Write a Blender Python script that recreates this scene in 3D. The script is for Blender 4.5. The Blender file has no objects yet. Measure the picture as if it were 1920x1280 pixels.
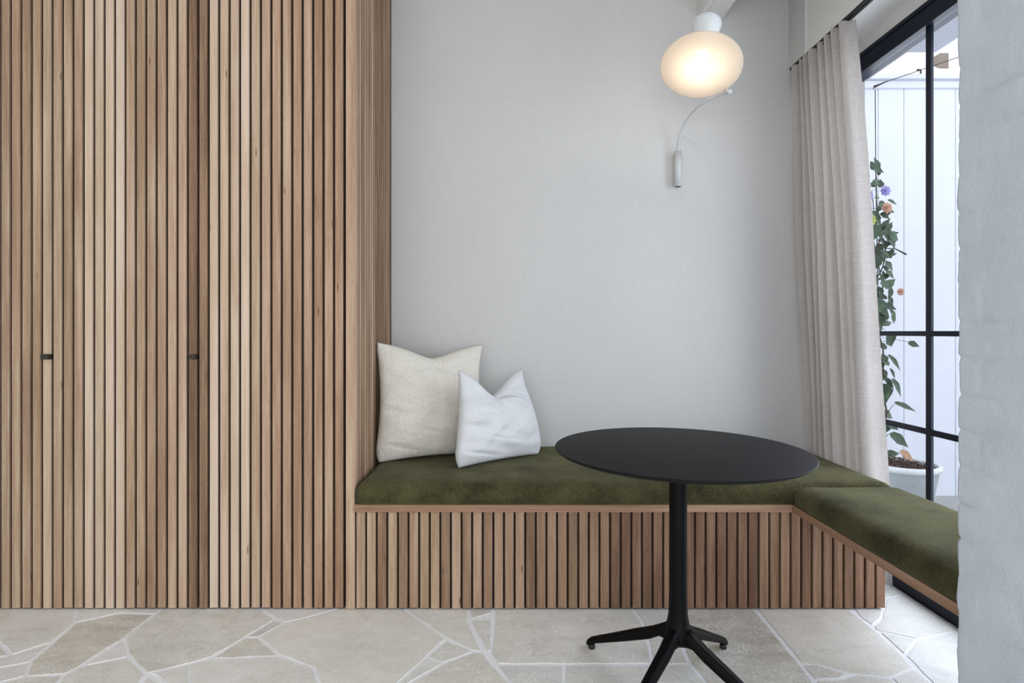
import bpy, bmesh, math, random
from mathutils import Vector, Matrix, noise
PI = math.pi
random.seed(7)
S = bpy.context.scene
C = S.collection
# ------------------------------------------------------------------ camera, world, lights, exposure
F = 1040.0; U0 = 945.0; V0 = 622.0; HC = 1.0955          # focal px, principal point, eye height
cd = bpy.data.cameras.new('camera'); cam = bpy.data.objects.new('camera', cd); C.objects.link(cam)
cam.location = (0, 0, HC); cam.rotation_euler = (PI/2, 0, 0)
cd.sensor_width = 36; cd.lens = 36*F/1920
cd.shift_x = (960-U0)/1920; cd.shift_y = -(640-V0)/1920
cd.clip_start = 0.02
S.camera = cam
S.view_settings.view_transform = 'Standard'; S.view_settings.look = 'None'
S.view_settings.gamma = 1; S.view_settings.exposure = 0.0
w = bpy.data.worlds.new('sky'); S.world = w; w.use_nodes = True
wn = w.node_tree.nodes; bg = wn['Background']
bg.inputs[0].default_value = (0.88, 0.925, 1.0, 1); bg.inputs[1].default_value = 2.0

def area(name, loc, rot, sx, sy, power, col, portal=False):
    l = bpy.data.lights.new(name, 'AREA'); l.shape = 'RECTANGLE'; l.size = sx; l.size_y = sy
    l.energy = power; l.color = col
    if portal: l.cycles.is_portal = True
    o = bpy.data.objects.new(name, l); C.objects.link(o); o.location = loc; o.rotation_euler = rot
    return o
# lamps added for daylight at the bay window and unseen rear and side openings
area('added_rear_daylight', (-0.5, -2.75, 1.15), (PI/2, 0, 0), 3.6, 1.7, 34, (1.0, 0.985, 0.965))  # added behind the camera to light the room frontally
area('added_side_daylight', (1.86, -0.6, 1.35), (PI/2, 0, PI/2), 2.2, 2.0, 46, (0.90, 0.95, 1.0))  # added for more daylight from the right, behind the pier
area('daylight_bay_opening', (1.84, 2.02, 1.2), (PI/2, 0, PI/2), 1.5, 2.2, 32, (0.82, 0.90, 1.0))

# ------------------------------------------------------------------ helpers
def at(px, py, d):            # a measured point of the room at depth d
    return Vector(((px-U0)*d/F, d, HC-(py-V0)*d/F))
def fl(px, py):
    d = F*HC/(py-V0); return Vector(((px-U0)*d/F, d, 0))
def obj(name, bm, mats, parent=None, smooth=False, loc=None):
    me = bpy.data.meshes.new(name); bm.normal_update(); bm.to_mesh(me); bm.free()
    o = bpy.data.objects.new(name, me); C.objects.link(o)
    for m in (mats if isinstance(mats, (list, tuple)) else [mats]): me.materials.append(m)
    if smooth:
        for p in me.polygons: p.use_smooth = True
    if parent:
        o.parent = parent; o.matrix_parent_inverse = Matrix.Translation(-parent.location)
    return o
def thing(name, label, cat, loc=(0, 0, 0), group=None):
    o = bpy.data.objects.new(name, None); C.objects.link(o); o.location = loc
    o.empty_display_size = 0.1
    return tag(o, label, cat, group)
def tag(o, label, cat, group=None):
    o['label'] = label; o['category'] = cat
    if group: o['group'] = group
    return o
def struct(name, bm, mats, parent=None, smooth=False):
    o = obj(name, bm, mats, parent, smooth)
    if not parent: o['kind'] = 'structure'
    return o
def box(bm, a, b, bev=0.0, mi=0, seg=1):
    if not bm.loops.layers.float_color.get('tone'): bm.loops.layers.float_color.new('tone')
    old = set(bm.faces)
    a = Vector(a); b = Vector(b); r = bmesh.ops.create_cube(bm, size=1)
    vs = r['verts']; bmesh.ops.scale(bm, vec=b-a, verts=vs); bmesh.ops.translate(bm, vec=(a+b)/2, verts=vs)
    fs = list({f for v in vs for f in v.link_faces})
    if bev:
        es = list({e for v in vs for e in v.link_edges})
        bmesh.ops.bevel(bm, geom=es, offset=bev, segments=seg, affect='EDGES', profile=0.5)
        fs = [f for f in bm.faces if f not in old]
    for f in fs: f.material_index = mi
    return fs
def bx(*args, **k):
    bm = bmesh.new(); box(bm, *args, **k); return bm
def tube(bm, pts, rad, n=10, cap=True, mi=0):
    pts = [Vector(p) for p in pts]
    rs = rad if isinstance(rad, (list, tuple)) else [rad]*len(pts)
    rings = []; up = None
    for i, p in enumerate(pts):
        t = (pts[min(i+1, len(pts)-1)]-pts[max(i-1, 0)]).normalized()
        if up is None: up = t.orthogonal().normalized()
        up = (up-t*up.dot(t)).normalized(); s = t.cross(up)
        rings.append([bm.verts.new(p+rs[i]*(math.cos(2*PI*k/n)*up+math.sin(2*PI*k/n)*s)) for k in range(n)])
    for a, b in zip(rings, rings[1:]):
        for k in range(n):
            f = bm.faces.new((a[k], a[(k+1) % n], b[(k+1) % n], b[k])); f.material_index = mi; f.smooth = True
    if cap:
        for r in (rings[0][::-1], rings[-1]): bm.faces.new(r).material_index = mi
def lathe(bm, prof, n=48, M=None, mi=0, smooth=True):
    M = M or Matrix.Identity(4); rings = []
    for r, z in prof:
        if r < 1e-6: rings.append([bm.verts.new(M @ Vector((0, 0, z)))])
        else: rings.append([bm.verts.new(M @ Vector((r*math.cos(2*PI*k/n), r*math.sin(2*PI*k/n), z))) for k in range(n)])
    for a, b in zip(rings, rings[1:]):
        for k in range(n):
            k2 = (k+1) % n
            vs = [a[k % len(a)], a[k2 % len(a)], b[k2 % len(b)], b[k % len(b)]]
            u = []
            for v in vs:
                if v not in u: u.append(v)
            if len(u) > 2:
                f = bm.faces.new(u); f.smooth = smooth; f.material_index = mi
def bez(p, n=16):
    """smooth curve through points (Catmull-Rom)"""
    p = [Vector(q) for q in p]; P = [2*p[0]-p[1]]+p+[2*p[-1]-p[-2]]; out = []
    for i in range(1, len(P)-2):
        for k in range(n):
            t = k/n
            out.append(0.5*((2*P[i])+(P[i+1]-P[i-1])*t+(2*P[i-1]-5*P[i]+4*P[i+1]-P[i+2])*t*t+(3*P[i]-P[i-1]-3*P[i+1]+P[i+2])*t**3))
    return out+[p[-1]]

# ------------------------------------------------------------------ materials
def lin(c):
    c = [x/255 for x in c]
    return tuple(x/12.92 if x <= 0.04045 else ((x+0.055)/1.055)**2.4 for x in c)+(1,)
class N:
    def __init__(s, name, rough=0.6, base=None, spec=None, **kw):
        s.m = bpy.data.materials.new(name); s.m.use_nodes = True; s.t = s.m.node_tree; s.b = s.t.nodes['Principled BSDF']
        s.b.inputs['Roughness'].default_value = rough
        if base: s.b.inputs['Base Color'].default_value = lin(base)
        if spec is not None: s.b.inputs['Specular IOR Level'].default_value = spec
        for k, v in kw.items(): s.b.inputs[k.replace('_', ' ')].default_value = v
    def n(s, typ, ins=None, **props):
        x = s.t.nodes.new(typ)
        for k, v in props.items(): setattr(x, k, v)
        for k, v in (ins or {}).items():
            if isinstance(v, bpy.types.NodeSocket): s.t.links.new(v, x.inputs[k])
            else: x.inputs[k].default_value = v
        return x
    def coord(s, scale=(1, 1, 1), add=None):
        c = s.n('ShaderNodeTexCoord').outputs['Object']
        if add is not None: c = s.n('ShaderNodeVectorMath', {0: c, 1: add}, operation='ADD').outputs[0]
        return s.n('ShaderNodeMapping', {'Vector': c, 'Scale': scale}).outputs[0]
    def noise(s, vec, scale, detail=4, rough=0.55, dist=0):
        return s.n('ShaderNodeTexNoise', {'Vector': vec, 'Scale': scale, 'Detail': detail, 'Roughness': rough, 'Distortion': dist}).outputs['Fac']
    def ramp(s, fac, stops):
        r = s.n('ShaderNodeValToRGB', {'Fac': fac}); e = r.color_ramp.elements
        while len(e) < len(stops): e.new(0.5)
        for x, (p, c) in zip(e, stops): x.position = p; x.color = lin(c) if max(c) > 1 else (*c[:3], 1)
        return r.outputs[0]
    def math(s, op, a, b=0.0, c=None):
        d = {0: a, 1: b}
        if c is not None: d[2] = c
        return s.n('ShaderNodeMath', d, operation=op).outputs[0]
    def mix(s, fac, a, b, mode='MIX'):
        x = s.n('ShaderNodeMix', data_type='RGBA', blend_type=mode)
        for i, v in ((0, fac), (6, a), (7, b)):
            if isinstance(v, bpy.types.NodeSocket): s.t.links.new(v, x.inputs[i])
            else: x.inputs[i].default_value = v if i == 0 else lin(v)
        return x.outputs[2]
    def base(s, col): s.t.links.new(col, s.b.inputs['Base Color'])
    def bump(s, h, strength=0.3, dist=0.002):
        b = s.n('ShaderNodeBump', {'Height': h, 'Strength': strength, 'Distance': dist}); s.t.links.new(b.outputs[0], s.b.inputs['Normal'])

def wood(name, axis='z', attr=True, tint=(255, 255, 255)):
    k = N(name, 0.62, spec=0.3)
    a = k.n('ShaderNodeAttribute', attribute_name='tone')
    sep = k.n('ShaderNodeSeparateColor', {0: a.outputs['Color']})
    seed = k.n('ShaderNodeCombineXYZ', {0: k.math('MULTIPLY', sep.outputs[1], 7.3), 1: k.math('MULTIPLY', sep.outputs[1], 3.1), 2: k.math('MULTIPLY', sep.outputs[1], 19.0)}).outputs[0]
    sc = {'z': (1, 1, 0.035), 'x': (0.035, 1, 1), 'y': (1, 0.035, 1)}[axis]
    v = k.coord(sc, seed)
    fine = k.noise(v, 260, 5, 0.65); mid = k.noise(v, 55, 3, 0.5, 0.6)
    sc2 = {'z': (1, 1, 0.12), 'x': (0.12, 1, 1), 'y': (1, 0.12, 1)}[axis]
    big = k.noise(k.coord(sc2, seed), 9, 2)
    pores = k.noise(k.coord({'z': (1, 1, 0.1), 'x': (0.1, 1, 1), 'y': (1, 0.1, 1)}[axis], seed), 700, 2, 0.5)
    t = sep.outputs[0] if attr else 0.5
    s1 = k.math('MULTIPLY_ADD', fine, 0.42, k.math('MULTIPLY_ADD', mid, 0.42, k.math('MULTIPLY', big, 0.55)))
    f = k.math('ADD', t, k.math('SUBTRACT', s1, 0.69))
    f = k.math('ADD', f, k.math('MULTIPLY_ADD', pores, 0.22, -0.11))
    col = k.ramp(f, [(0.0, (72, 52, 38)), (0.28, (122, 97, 75)), (0.55, (168, 142, 116)), (0.8, (201, 180, 156)), (1.0, (218, 201, 182))])
    warm = k.ramp(f, [(0.0, (76, 50, 38)), (0.28, (128, 92, 72)), (0.55, (170, 132, 108)), (0.8, (201, 168, 145)), (1.0, (218, 190, 170))])
    col = k.mix(sep.outputs[2], col, warm)
    vo = k.n('ShaderNodeTexVoronoi', {'Vector': k.coord({'z': (6, 6, 1), 'x': (1, 6, 6), 'y': (6, 1, 6)}[axis], seed), 'Scale': 3.0})
    kn = k.ramp(vo.outputs['Distance'], [(0.03, (0.25, 0.16, 0.1)), (0.07, (1.0, 1.0, 1.0))])
    x = k.n('ShaderNodeMix', {0: 0.75, 6: col, 7: kn}, data_type='RGBA', blend_type='MULTIPLY'); col = x.outputs[2]
    k.base(col); k.bump(k.math('ADD', fine, pores), 0.25, 0.0006)
    return k.m
M = {}
M['slat'] = wood('slatted_oak', 'z')
M['trim_x'] = wood('oak_edge_along', 'x'); M['trim_y'] = wood('oak_edge_wing', 'y')
k = N('groove_shade_backing', 0.8, (50, 34, 22)); k.base(k.ramp(k.noise(k.coord((1, 1, .1)), 60), [(0.3, (30, 18, 11)), (0.7, (46, 30, 19))])); M['backing'] = k.m  # shade of deep slat grooves put into this dark brown
# linen wall covering
k = N('linen_wall_covering', 0.85, spec=0.2)
h1 = k.noise(k.coord((1, 1, 0.03)), 420, 2); h2 = k.noise(k.coord((0.03, 1, 1)), 420, 2)
hb = k.noise(k.coord(), 1.6, 3); s_ = k.math('ADD', h1, h2)
f = k.math('MULTIPLY_ADD', hb, 0.25, k.math('MULTIPLY', s_, 0.375))
k.base(k.ramp(f, [(0.3, (201, 200, 198)), (0.7, (212, 211, 209))])); k.bump(s_, 0.05, 0.001); M['wall'] = k.m
k = N('white_paint', 0.6, (226, 225, 222)); k.bump(k.noise(k.coord(), 90), 0.05, 0.001); M['paint'] = k.m
k = N('painted_brick', 0.62, spec=0.35)
k.base(k.ramp(k.noise(k.coord(), 5, 4), [(0.3, (212, 222, 234)), (0.7, (222, 230, 240))]))
k.bump(k.math('ADD', k.noise(k.coord(), 120, 5, 0.7), k.noise(k.coord((1, 0.35, 1)), 30, 4, 0.7)), 0.45, 0.005); M['brick'] = k.m
# stone
k = N('flagstone', 0.5, spec=0.35)
a = k.n('ShaderNodeAttribute', attribute_name='tone'); sep = k.n('ShaderNodeSeparateColor', {0: a.outputs['Color']})
seed = k.n('ShaderNodeCombineXYZ', {0: k.math('MULTIPLY', sep.outputs[1], 17.0), 1: 0.0, 2: k.math('MULTIPLY', sep.outputs[1], 5.0)}).outputs[0]
v = k.coord((1, 1.7, 1), seed)
cl = k.noise(v, 4.5, 6, 0.6, 0.7); gr = k.noise(v, 120, 4, 0.7); st = k.noise(k.coord((1.6, 2.4, 1), seed), 9, 6, 0.65, 1.6)
f = k.math('ADD', sep.outputs[0], k.math('MULTIPLY_ADD', cl, 0.8, k.math('MULTIPLY_ADD', gr, 0.35, k.math('MULTIPLY_ADD', st, 0.6, -0.86))))
cool = k.ramp(f, [(0.0, (136, 134, 131)), (0.3, (192, 192, 189)), (0.65, (222, 223, 222)), (1.0, (238, 239, 240))])
warm = k.ramp(f, [(0.0, (130, 122, 110)), (0.3, (188, 182, 168)), (0.65, (222, 218, 206)), (1.0, (238, 235, 227))])
col = k.mix(sep.outputs[2], cool, warm)
sp = k.ramp(k.math('MULTIPLY_ADD', k.noise(k.coord((1, 1, 1), seed), 150, 2, 0.6), 0.7, k.math('MULTIPLY', k.noise(k.coord((1, 2.2, 1), seed), 7, 3), 0.35)), [(0.565, (0, 0, 0)), (0.61, (1, 1, 1))])
col = k.mix(k.math('MULTIPLY', sp, 0.7), col, (240, 239, 236))
k.base(col); k.bump(k.math('ADD', gr, cl), 0.15, 0.002); M['stone'] = k.m
k = N('pale_grout', 0.8); k.base(k.ramp(k.noise(k.coord(), 60), [(0.3, (236, 238, 241)), (0.7, (247, 249, 252))])); k.bump(k.noise(k.coord(), 200), 0.2, 0.001); M['grout'] = k.m
# olive bench fabric
def fabric(name, lo, hi, sheen=0.4, wscale=900, patch=7.0, bs=0.5, rough=0.95, heath=0.2):
    k = N(name, rough, spec=0.1, Sheen_Weight=sheen, Sheen_Roughness=0.4)
    v = k.coord(); wv = k.math('ADD', k.noise(k.coord((1, 1, 0.25)), wscale, 2), k.noise(k.coord((0.25, 1, 1)), wscale, 2))
    f = k.math('MULTIPLY_ADD', k.noise(v, patch, 4, 0.6), 0.55, k.math('MULTIPLY', wv, 0.225))
    f = k.math('MULTIPLY_ADD', k.noise(v, 330, 4, 0.75), heath, k.math('SUBTRACT', f, heath*0.5))
    k.base(k.ramp(f, [(0.34, lo), (0.66, hi)])); k.bump(wv, bs, 0.0015); return k
k = fabric('olive_wool', (34, 31, 17), (96, 92, 62), 0.24, 500, heath=0.75, bs=0.9); k.b.inputs['Sheen Tint'].default_value = lin((204, 204, 170)); M['olive'] = k.m
k = fabric('white_linen', (206, 207, 209), (218, 219, 220), 0.05, 900, bs=0.25); M['linen'] = k.m
k = N('cream_boucle', 0.95, spec=0.1, Sheen_Weight=0.15)
bn = k.math('ADD', k.noise(k.coord(), 270, 2, 0.6, 0.5), k.noise(k.coord(), 85, 2))
k.base(k.ramp(bn, [(0.7, (228, 222, 208)), (1.2, (240, 235, 224))])); k.bump(bn, 1.0, 0.006); M['boucle'] = k.m
# curtain linen lets some daylight through
k = N('curtain_linen', 0.9, spec=0.1)
h1 = k.noise(k.coord((1, 1, 0.02)), 520, 2); h2 = k.noise(k.coord((0.08, 0.08, 1)), 330, 3)
f = k.math('MULTIPLY', k.math('ADD', h1, h2), 0.5)
cc = k.ramp(f, [(0.34, (182, 174, 168)), (0.66, (206, 199, 194))]); k.base(cc); k.bump(f, 0.15, 0.001)
tr = k.n('ShaderNodeBsdfTranslucent', {'Color': cc}); mx = k.n('ShaderNodeMixShader', {0: 0.24, 1: k.b.outputs[0], 2: tr.outputs[0]})
k.t.links.new(mx.outputs[0], k.t.nodes['Material Output'].inputs[0]); M['curtain'] = k.m
def plain(name, col, rough=0.5, metallic=0.0, bump=0.0, scale=80, spec=0.5, var=0.93):
    k = N(name, rough, spec=spec, Metallic=metallic); n_ = k.noise(k.coord(), scale, 3)
    lo = tuple(int(c*var) for c in col); k.base(k.ramp(n_, [(0.3, lo), (0.7, col)]))
    if bump: k.bump(n_, bump, 0.001)
    return k.m
M['black_metal'] = plain('black_powder_coat', (4, 5, 6), 0.45, 0, 0.1, 900, 0.13)
M['table_top'] = plain('charcoal_laminate', (18, 17, 18), 0.6, 0, 0.06, 700, 0.16)
M['steel'] = plain('dark_steel_frame', (12, 20, 36), 0.4, 0.0, 0.05, 200, 0.22)
M['track'] = plain('dark_track', (24, 20, 22), 0.5)
M['bronze'] = plain('aged_bronze', (58, 52, 42), 0.45, 0.3)
M['lamp_white'] = plain('white_enamel', (232, 236, 238), 0.35, var=0.99)
M['lamp_grey'] = plain('pale_grey_enamel', (206, 208, 208), 0.4, var=0.985)
M['fence'] = plain('fence_paint', (226, 230, 240), 0.6, 0, 0.03, 12, var=0.985)
M['concrete'] = plain('pale_concrete', (150, 155, 158), 0.8, 0, 0.2, 40)
M['pot'] = plain('grey_ceramic', (176, 184, 186), 0.5, 0, 0.1, 25)
M['pot_rim'] = plain('white_ceramic', (232, 236, 238), 0.4)
M['ground'] = plain('garden_paving', (170, 170, 168), 0.8, 0, 0.2, 20)
M['roof'] = plain('pale_roof_sheet', (232, 232, 230), 0.7)
M['terracotta'] = plain('weathered_brick', (140, 126, 116), 0.8, 0, 0.3, 12)
M['vine'] = plain('vine_bark', (64, 62, 42), 0.8)
M['lilac'] = plain('lilac_petal', (176, 168, 226), 0.6); M['peach'] = plain('peach_petal', (214, 168, 146), 0.6)
M['lime'] = plain('lime_petal', (188, 200, 92), 0.6); M['dry'] = plain('dry_leaf', (176, 140, 110), 0.8)
k = N('leaf_green', 0.4, spec=0.5); k.base(k.ramp(k.noise(k.coord(), 14, 3), [(0.3, (20, 44, 25)), (0.55, (38, 72, 40)), (0.75, (80, 108, 74))])); M['leaf'] = k.m
k = N('bark_mulch', 0.9); k.base(k.ramp(k.noise(k.coord(), 70, 4), [(0.35, (40, 26, 22)), (0.6, (96, 70, 58)), (0.75, (170, 150, 136))])); k.bump(k.noise(k.coord(), 60), 0.8, 0.01); M['mulch'] = k.m
# window glass
g = bpy.data.materials.new('window_glass'); g.use_nodes = True; t = g.node_tree; t.nodes.clear()
o_ = t.nodes.new('ShaderNodeOutputMaterial'); tb = t.nodes.new('ShaderNodeBsdfTransparent'); gb = t.nodes.new('ShaderNodeBsdfGlossy'); lw = t.nodes.new('ShaderNodeLayerWeight'); fr = t.nodes.new('ShaderNodeMath'); fr.operation = 'POWER'; fr.inputs[1].default_value = 5; t.links.new(lw.outputs['Facing'], fr.inputs[0]); lw.inputs[0].default_value = 0.5; ms = t.nodes.new('ShaderNodeMixShader')
tb.inputs[0].default_value = (0.97, 0.975, 0.985, 1); gb.inputs['Roughness'].default_value = 0.01
t.links.new(fr.outputs[0], ms.inputs[0]); t.links.new(tb.outputs[0], ms.inputs[1]); t.links.new(gb.outputs[0], ms.inputs[2]); t.links.new(ms.outputs[0], o_.inputs[0]); M['glass'] = g
# opal diffuser of the lamp (lit from behind by a real bulb)
k = N('opal_glass', 0.35, (250, 246, 240)); tr = k.n('ShaderNodeBsdfTranslucent', {'Color': lin((255, 241, 226))})
rf = k.n('ShaderNodeBsdfRefraction', {'Roughness': 0.42, 'IOR': 1.03, 'Color': lin((255, 250, 240))}); m0 = k.n('ShaderNodeMixShader', {0: 0.45, 1: tr.outputs[0], 2: rf.outputs[0]})
mx = k.n('ShaderNodeMixShader', {0: 0.8, 1: k.b.outputs[0], 2: m0.outputs[0]}); k.t.links.new(mx.outputs[0], k.t.nodes['Material Output'].inputs[0]); M['opal'] = k.m
k = N('bulb_glow', 0.5, (255, 255, 255)); k.b.inputs['Emission Color'].default_value = (1, 0.89, 0.76, 1); k.b.inputs['Emission Strength'].default_value = 60; M['bulb'] = k.m

def set_tone(bm, faces, tone, seed, warm):
    l = bm.loops.layers.float_color.get('tone') or bm.loops.layers.float_color.new('tone')
    for f in faces:
        for q in f.loops: q[l] = (tone, seed, warm, 1)

# ------------------------------------------------------------------ room shell
YW = 2.92; H = 3.06; XL = -3.2; YR = -2.9; XB = 1.502; XWIN = 1.70
# stones traced from the floor, everything beyond filled with random flagging
TR = [
 ([(142,1167),(225,1149),(288,1151),(236,1193),(148,1249),(119,1264),(48,1267),(58,1240),(105,1200)], .42,.75),
 ([(144,1139),(307,1139),(290,1151),(225,1149),(140,1167)], .62,.3),
 ([(-420,1139),(141,1139),(138,1168),(97,1203),(22,1227),(0,1204),(-420,1190)], .62,.5),
 ([(-420,1192),(0,1206),(18,1227),(-30,1238),(-420,1240)], .38,.5),
 ([(-420,1242),(-30,1240),(22,1228),(97,1204),(57,1240),(0,1251),(-420,1262)], .62,.1),
 ([(-420,1264),(0,1252),(55,1242),(47,1267),(0,1278),(-420,1294)], .6,.1),
 ([(156,1248),(226,1203),(234,1201),(240,1231)], .66,0),
 ([(307,1139),(488,1139),(497,1150),(515,1161),(457,1195),(395,1232),(355,1243),(275,1262),(247,1232),(240,1225),(235,1193)], .52,.5),
 ([(514,1162),(533,1167),(485,1194),(459,1195)], .5,.1),
 ([(489,1139),(640,1139),(575,1157),(534,1166),(499,1150)], .66,.2),
 ([(457,1196),(485,1195),(524,1229),(398,1234)], .5,.75),
 ([(354,1244),(398,1235),(524,1230),(589,1252),(606,1306),(358,1306)], .7,.35),
 ([(276,1264),(354,1245),(358,1306),(336,1306),(292,1265)], .64,.3),
 ([(278,1266),(334,1306),(246,1306)], .6,.3),
 ([(121,1265),(150,1249),(240,1232),(274,1263),(243,1306),(88,1306)], .6,.4),
 ([(-420,1306),(-420,1297),(0,1280),(47,1268),(119,1265),(86,1306)], .55,.4),
 ([(641,1139),(752,1139),(836,1197),(799,1232),(745,1281),(722,1306),(607,1306),(589,1251),(526,1229),(486,1195),(532,1167),(576,1157)], .7,.7),
 ([(754,1139),(877,1139),(877,1162),(905,1221),(888,1220),(838,1197)], .66,.6),
 ([(838,1200),(889,1221),(832,1242),(801,1231)], .5,.4),
 ([(799,1233),(832,1243),(766,1281),(738,1306),(722,1306),(747,1280)], .66,.2),
 ([(833,1243),(889,1222),(906,1222),(925,1248),(957,1281),(974,1306),(738,1306),(768,1281)], .6,.7),
 ([(881,1163),(922,1160),(923,1218),(913,1222)], .55,.3),
 ([(881,1139),(926,1139),(922,1149),(884,1160)], .45,.3),
 ([(928,1139),(1182,1139),(1203,1164),(1214,1200),(1224,1244),(932,1244),(921,1226),(927,1180)], .56,.6),
 ([(1186,1139),(1252,1139),(1269,1192),(1292,1244),(1226,1244),(1216,1200),(1204,1162)], .5,.3),
 ([(1256,1139),(1412,1139),(1500,1244),(1527,1281),(1546,1306),(1344,1306),(1324,1279),(1295,1243),(1272,1190)], .36,.7),
 ([(930,1246),(1057,1246),(1056,1306),(974,1306),(957,1281)], .5,.1),
 ([(1059,1246),(1238,1246),(1312,1283),(1344,1306),(1058,1306)], .58,.2),
 ([(1240,1246),(1294,1246),(1324,1281),(1342,1303)], .5,.1),
 ([(1419,1139),(1588,1139),(1639,1180),(1692,1228),(1713,1252),(1670,1269),(1636,1265),(1596,1262),(1560,1252),(1503,1242)], .6,.8),
 ([(1504,1245),(1530,1245),(1594,1263),(1576,1271),(1528,1273)], .34,.6),
 ([(1529,1275),(1580,1273),(1602,1264),(1637,1266),(1670,1271),(1713,1306),(1547,1306)], .56,.4),
 ([(1671,1270),(1713,1253),(1749,1282),(1775,1306),(1712,1306)], .6,.1),
 ([(1600,1139),(1656,1139),(1652,1160),(1637,1172),(1615,1158)], .68,.1),
 ([(1658,1139),(1662,1121),(1693,1113),(1799,1176),(1795,1181),(1720,1197),(1640,1180),(1639,1172),(1653,1161)], .6,.2),
 ([(1668,1092),(1694,1112),(1664,1120),(1640,1125),(1640,1092)], .68,.2),
 ([(1648,1183),(1719,1198),(1697,1227)], .64,.1),
 ([(1721,1198),(1796,1181),(1860,1205),(1860,1306),(1776,1306),(1749,1280),(1698,1228)], .68,0),
]
def inset(poly, d):
    n = len(poly); A = sum(poly[i].x*poly[(i+1) % n].y-poly[(i+1) % n].x*poly[i].y for i in range(n))
    if A < 0: poly = poly[::-1]
    out = []
    for i in range(n):
        a, b, c = poly[i-1], poly[i], poly[(i+1) % n]
        e1 = (b-a).normalized(); e2 = (c-b).normalized()
        n1 = Vector((-e1.y, e1.x)); n2 = Vector((-e2.y, e2.x)); m = (n1+n2)
        if m.length < 1e-4: out.append(b+n1*d); continue
        m.normalize(); out.append(b+m*min(d/max(m.dot(n1), 0.35), d*2.4))
    return out
DEBUG = False
def add_stone(bm, poly, tone, warm, g=0.0055, sd=None):
    p = inset([Vector((q[0], q[1])) for q in poly], g); pts = []
    for i in range(len(p)):
        a, b = p[i], p[(i+1) % len(p)]; L = (b-a).length; m = max(1, int(L/0.02)); nn = Vector((-(b-a).y, (b-a).x)).normalized()
        for j in range(m):
            q = a.lerp(b, j/m)
            if j: q = q+nn*(noise.noise(Vector((q.x*16, q.y*16, 0)))*0.0035+noise.noise(Vector((q.x*60, q.y*60, 3)))*0.0012)
            pts.append(q)
    zz = -0.0006*random.random()
    top = [bm.verts.new((q.x, q.y, zz)) for q in pts]; lo = [bm.verts.new((q.x, q.y, -0.004)) for q in pts]
    fs = []
    try: fs.append(bm.faces.new(top))
    except ValueError: return
    for i in range(len(top)):
        j = (i+1) % len(top); fs.append(bm.faces.new((top[j], top[i], lo[i], lo[j])))
    for f in fs: f.material_index = 1
    fs[0].normal_update()
    if DEBUG and fs[0].normal.z < 0.5: print('BAD', poly[0])
    set_tone(bm, fs, tone, random.random() if sd is None else sd, warm)
bm = bmesh.new(); box(bm, (XL, YR, -0.1), (1.78, YW+0.3, -0.0025))
for pl, tn, wm in TR: add_stone(bm, [fl(*p) for p in pl], tn*0.9+0.13, min(1, wm*0.8+0.15))
def clip(poly, p, nrm):
    out = []
    for i in range(len(poly)):
        a, b = poly[i-1], poly[i]; da = (a-p).dot(nrm); db = (b-p).dot(nrm)
        if (da < 0) != (db < 0): out.append(a.lerp(b, da/(da-db)))
        if db < 0: out.append(b)
    return out
y1 = fl(0, 1307).y
sites = [Vector((XL+(i+random.random())*0.42, YR+(j+random.random())*0.42)) for i in range(12) for j in range(11)]
for s in sites:
    if s.y > y1-0.05 or s.x > 1.7: continue
    P = [Vector((XL, YR)), Vector((1.68, YR)), Vector((1.68, y1)), Vector((XL, y1))]
    for q in sites:
        if q is not s and (q-s).length < 1.6 and q.y <= y1-0.05 and q.x <= 1.7: P = clip(P, (s+q)/2, (q-s).normalized())
        if len(P) < 3: break
    if len(P) >= 3: add_stone(bm, P, random.uniform(.4, .7), random.uniform(0, .8))
bmesh.ops.triangulate(bm, faces=[f for f in bm.faces if len(f.verts) > 4])
struct('floor', bm, [M['grout'], M['stone']])
struct('wall_back', bx((XL, YW, 0), (1.9, YW+0.15, H)), M['wall'])
struct('wall_left', bx((XL-0.15, YR, 0), (XL, YW, H)), M['paint'])
bm = bmesh.new(); box(bm, (XL, YR, H), (1.9, YW, H+0.12))
struct('ceiling', bm, M['paint'])
bm = bmesh.new()                                    # rear wall around an unseen opening added for frontal light
box(bm, (XL, YR-0.15, 0), (-2.4, YR, H)); box(bm, (1.4, YR-0.15, 0), (1.9, YR, H)); box(bm, (-2.4, YR-0.15, 2.5), (1.4, YR, H))
struct('wall_rear', bm, M['paint'])
bm = bmesh.new()                                    # right wall: lintel over the bay window and over the side opening added for daylight
box(bm, (1.69, 1.33, 2.412), (1.9, YW, 2.482)); box(bm, (1.70, YR, 2.45), (1.9, 0.75, H)); box(bm, (1.70, YR, 0), (1.9, -1.7, 2.45))
struct('wall_right', bm, M['paint'])
# bulkhead above the curtain: painted, with a wall-covered return and a joint bead
bm = bmesh.new(); box(bm, (XB, 1.33, 2.482), (1.9, YW, H))
bh = struct('trim_1', bm, M['paint'])
bm = bmesh.new(); box(bm, (XB-0.003, 2.757, 2.482), (XB+0.001, YW, H)); struct('wall_covering_return', bm, M['wall'], bh)
bm = bmesh.new(); box(bm, (XB-0.006, 2.752, 2.478), (XB+0.002, 2.757, H)); struct('joint_bead', bm, M['lamp_white'], bh)
# ceiling beam running towards the room
bm = bmesh.new(); box(bm, (1.017, 1.2, 2.738), (1.15, YW, H), 0.003)
box(bm, (1.045, 1.2, 2.734), (1.062, YW-0.001, 2.7385)); 
struct('trim_2', bm, M['paint'])
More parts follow.
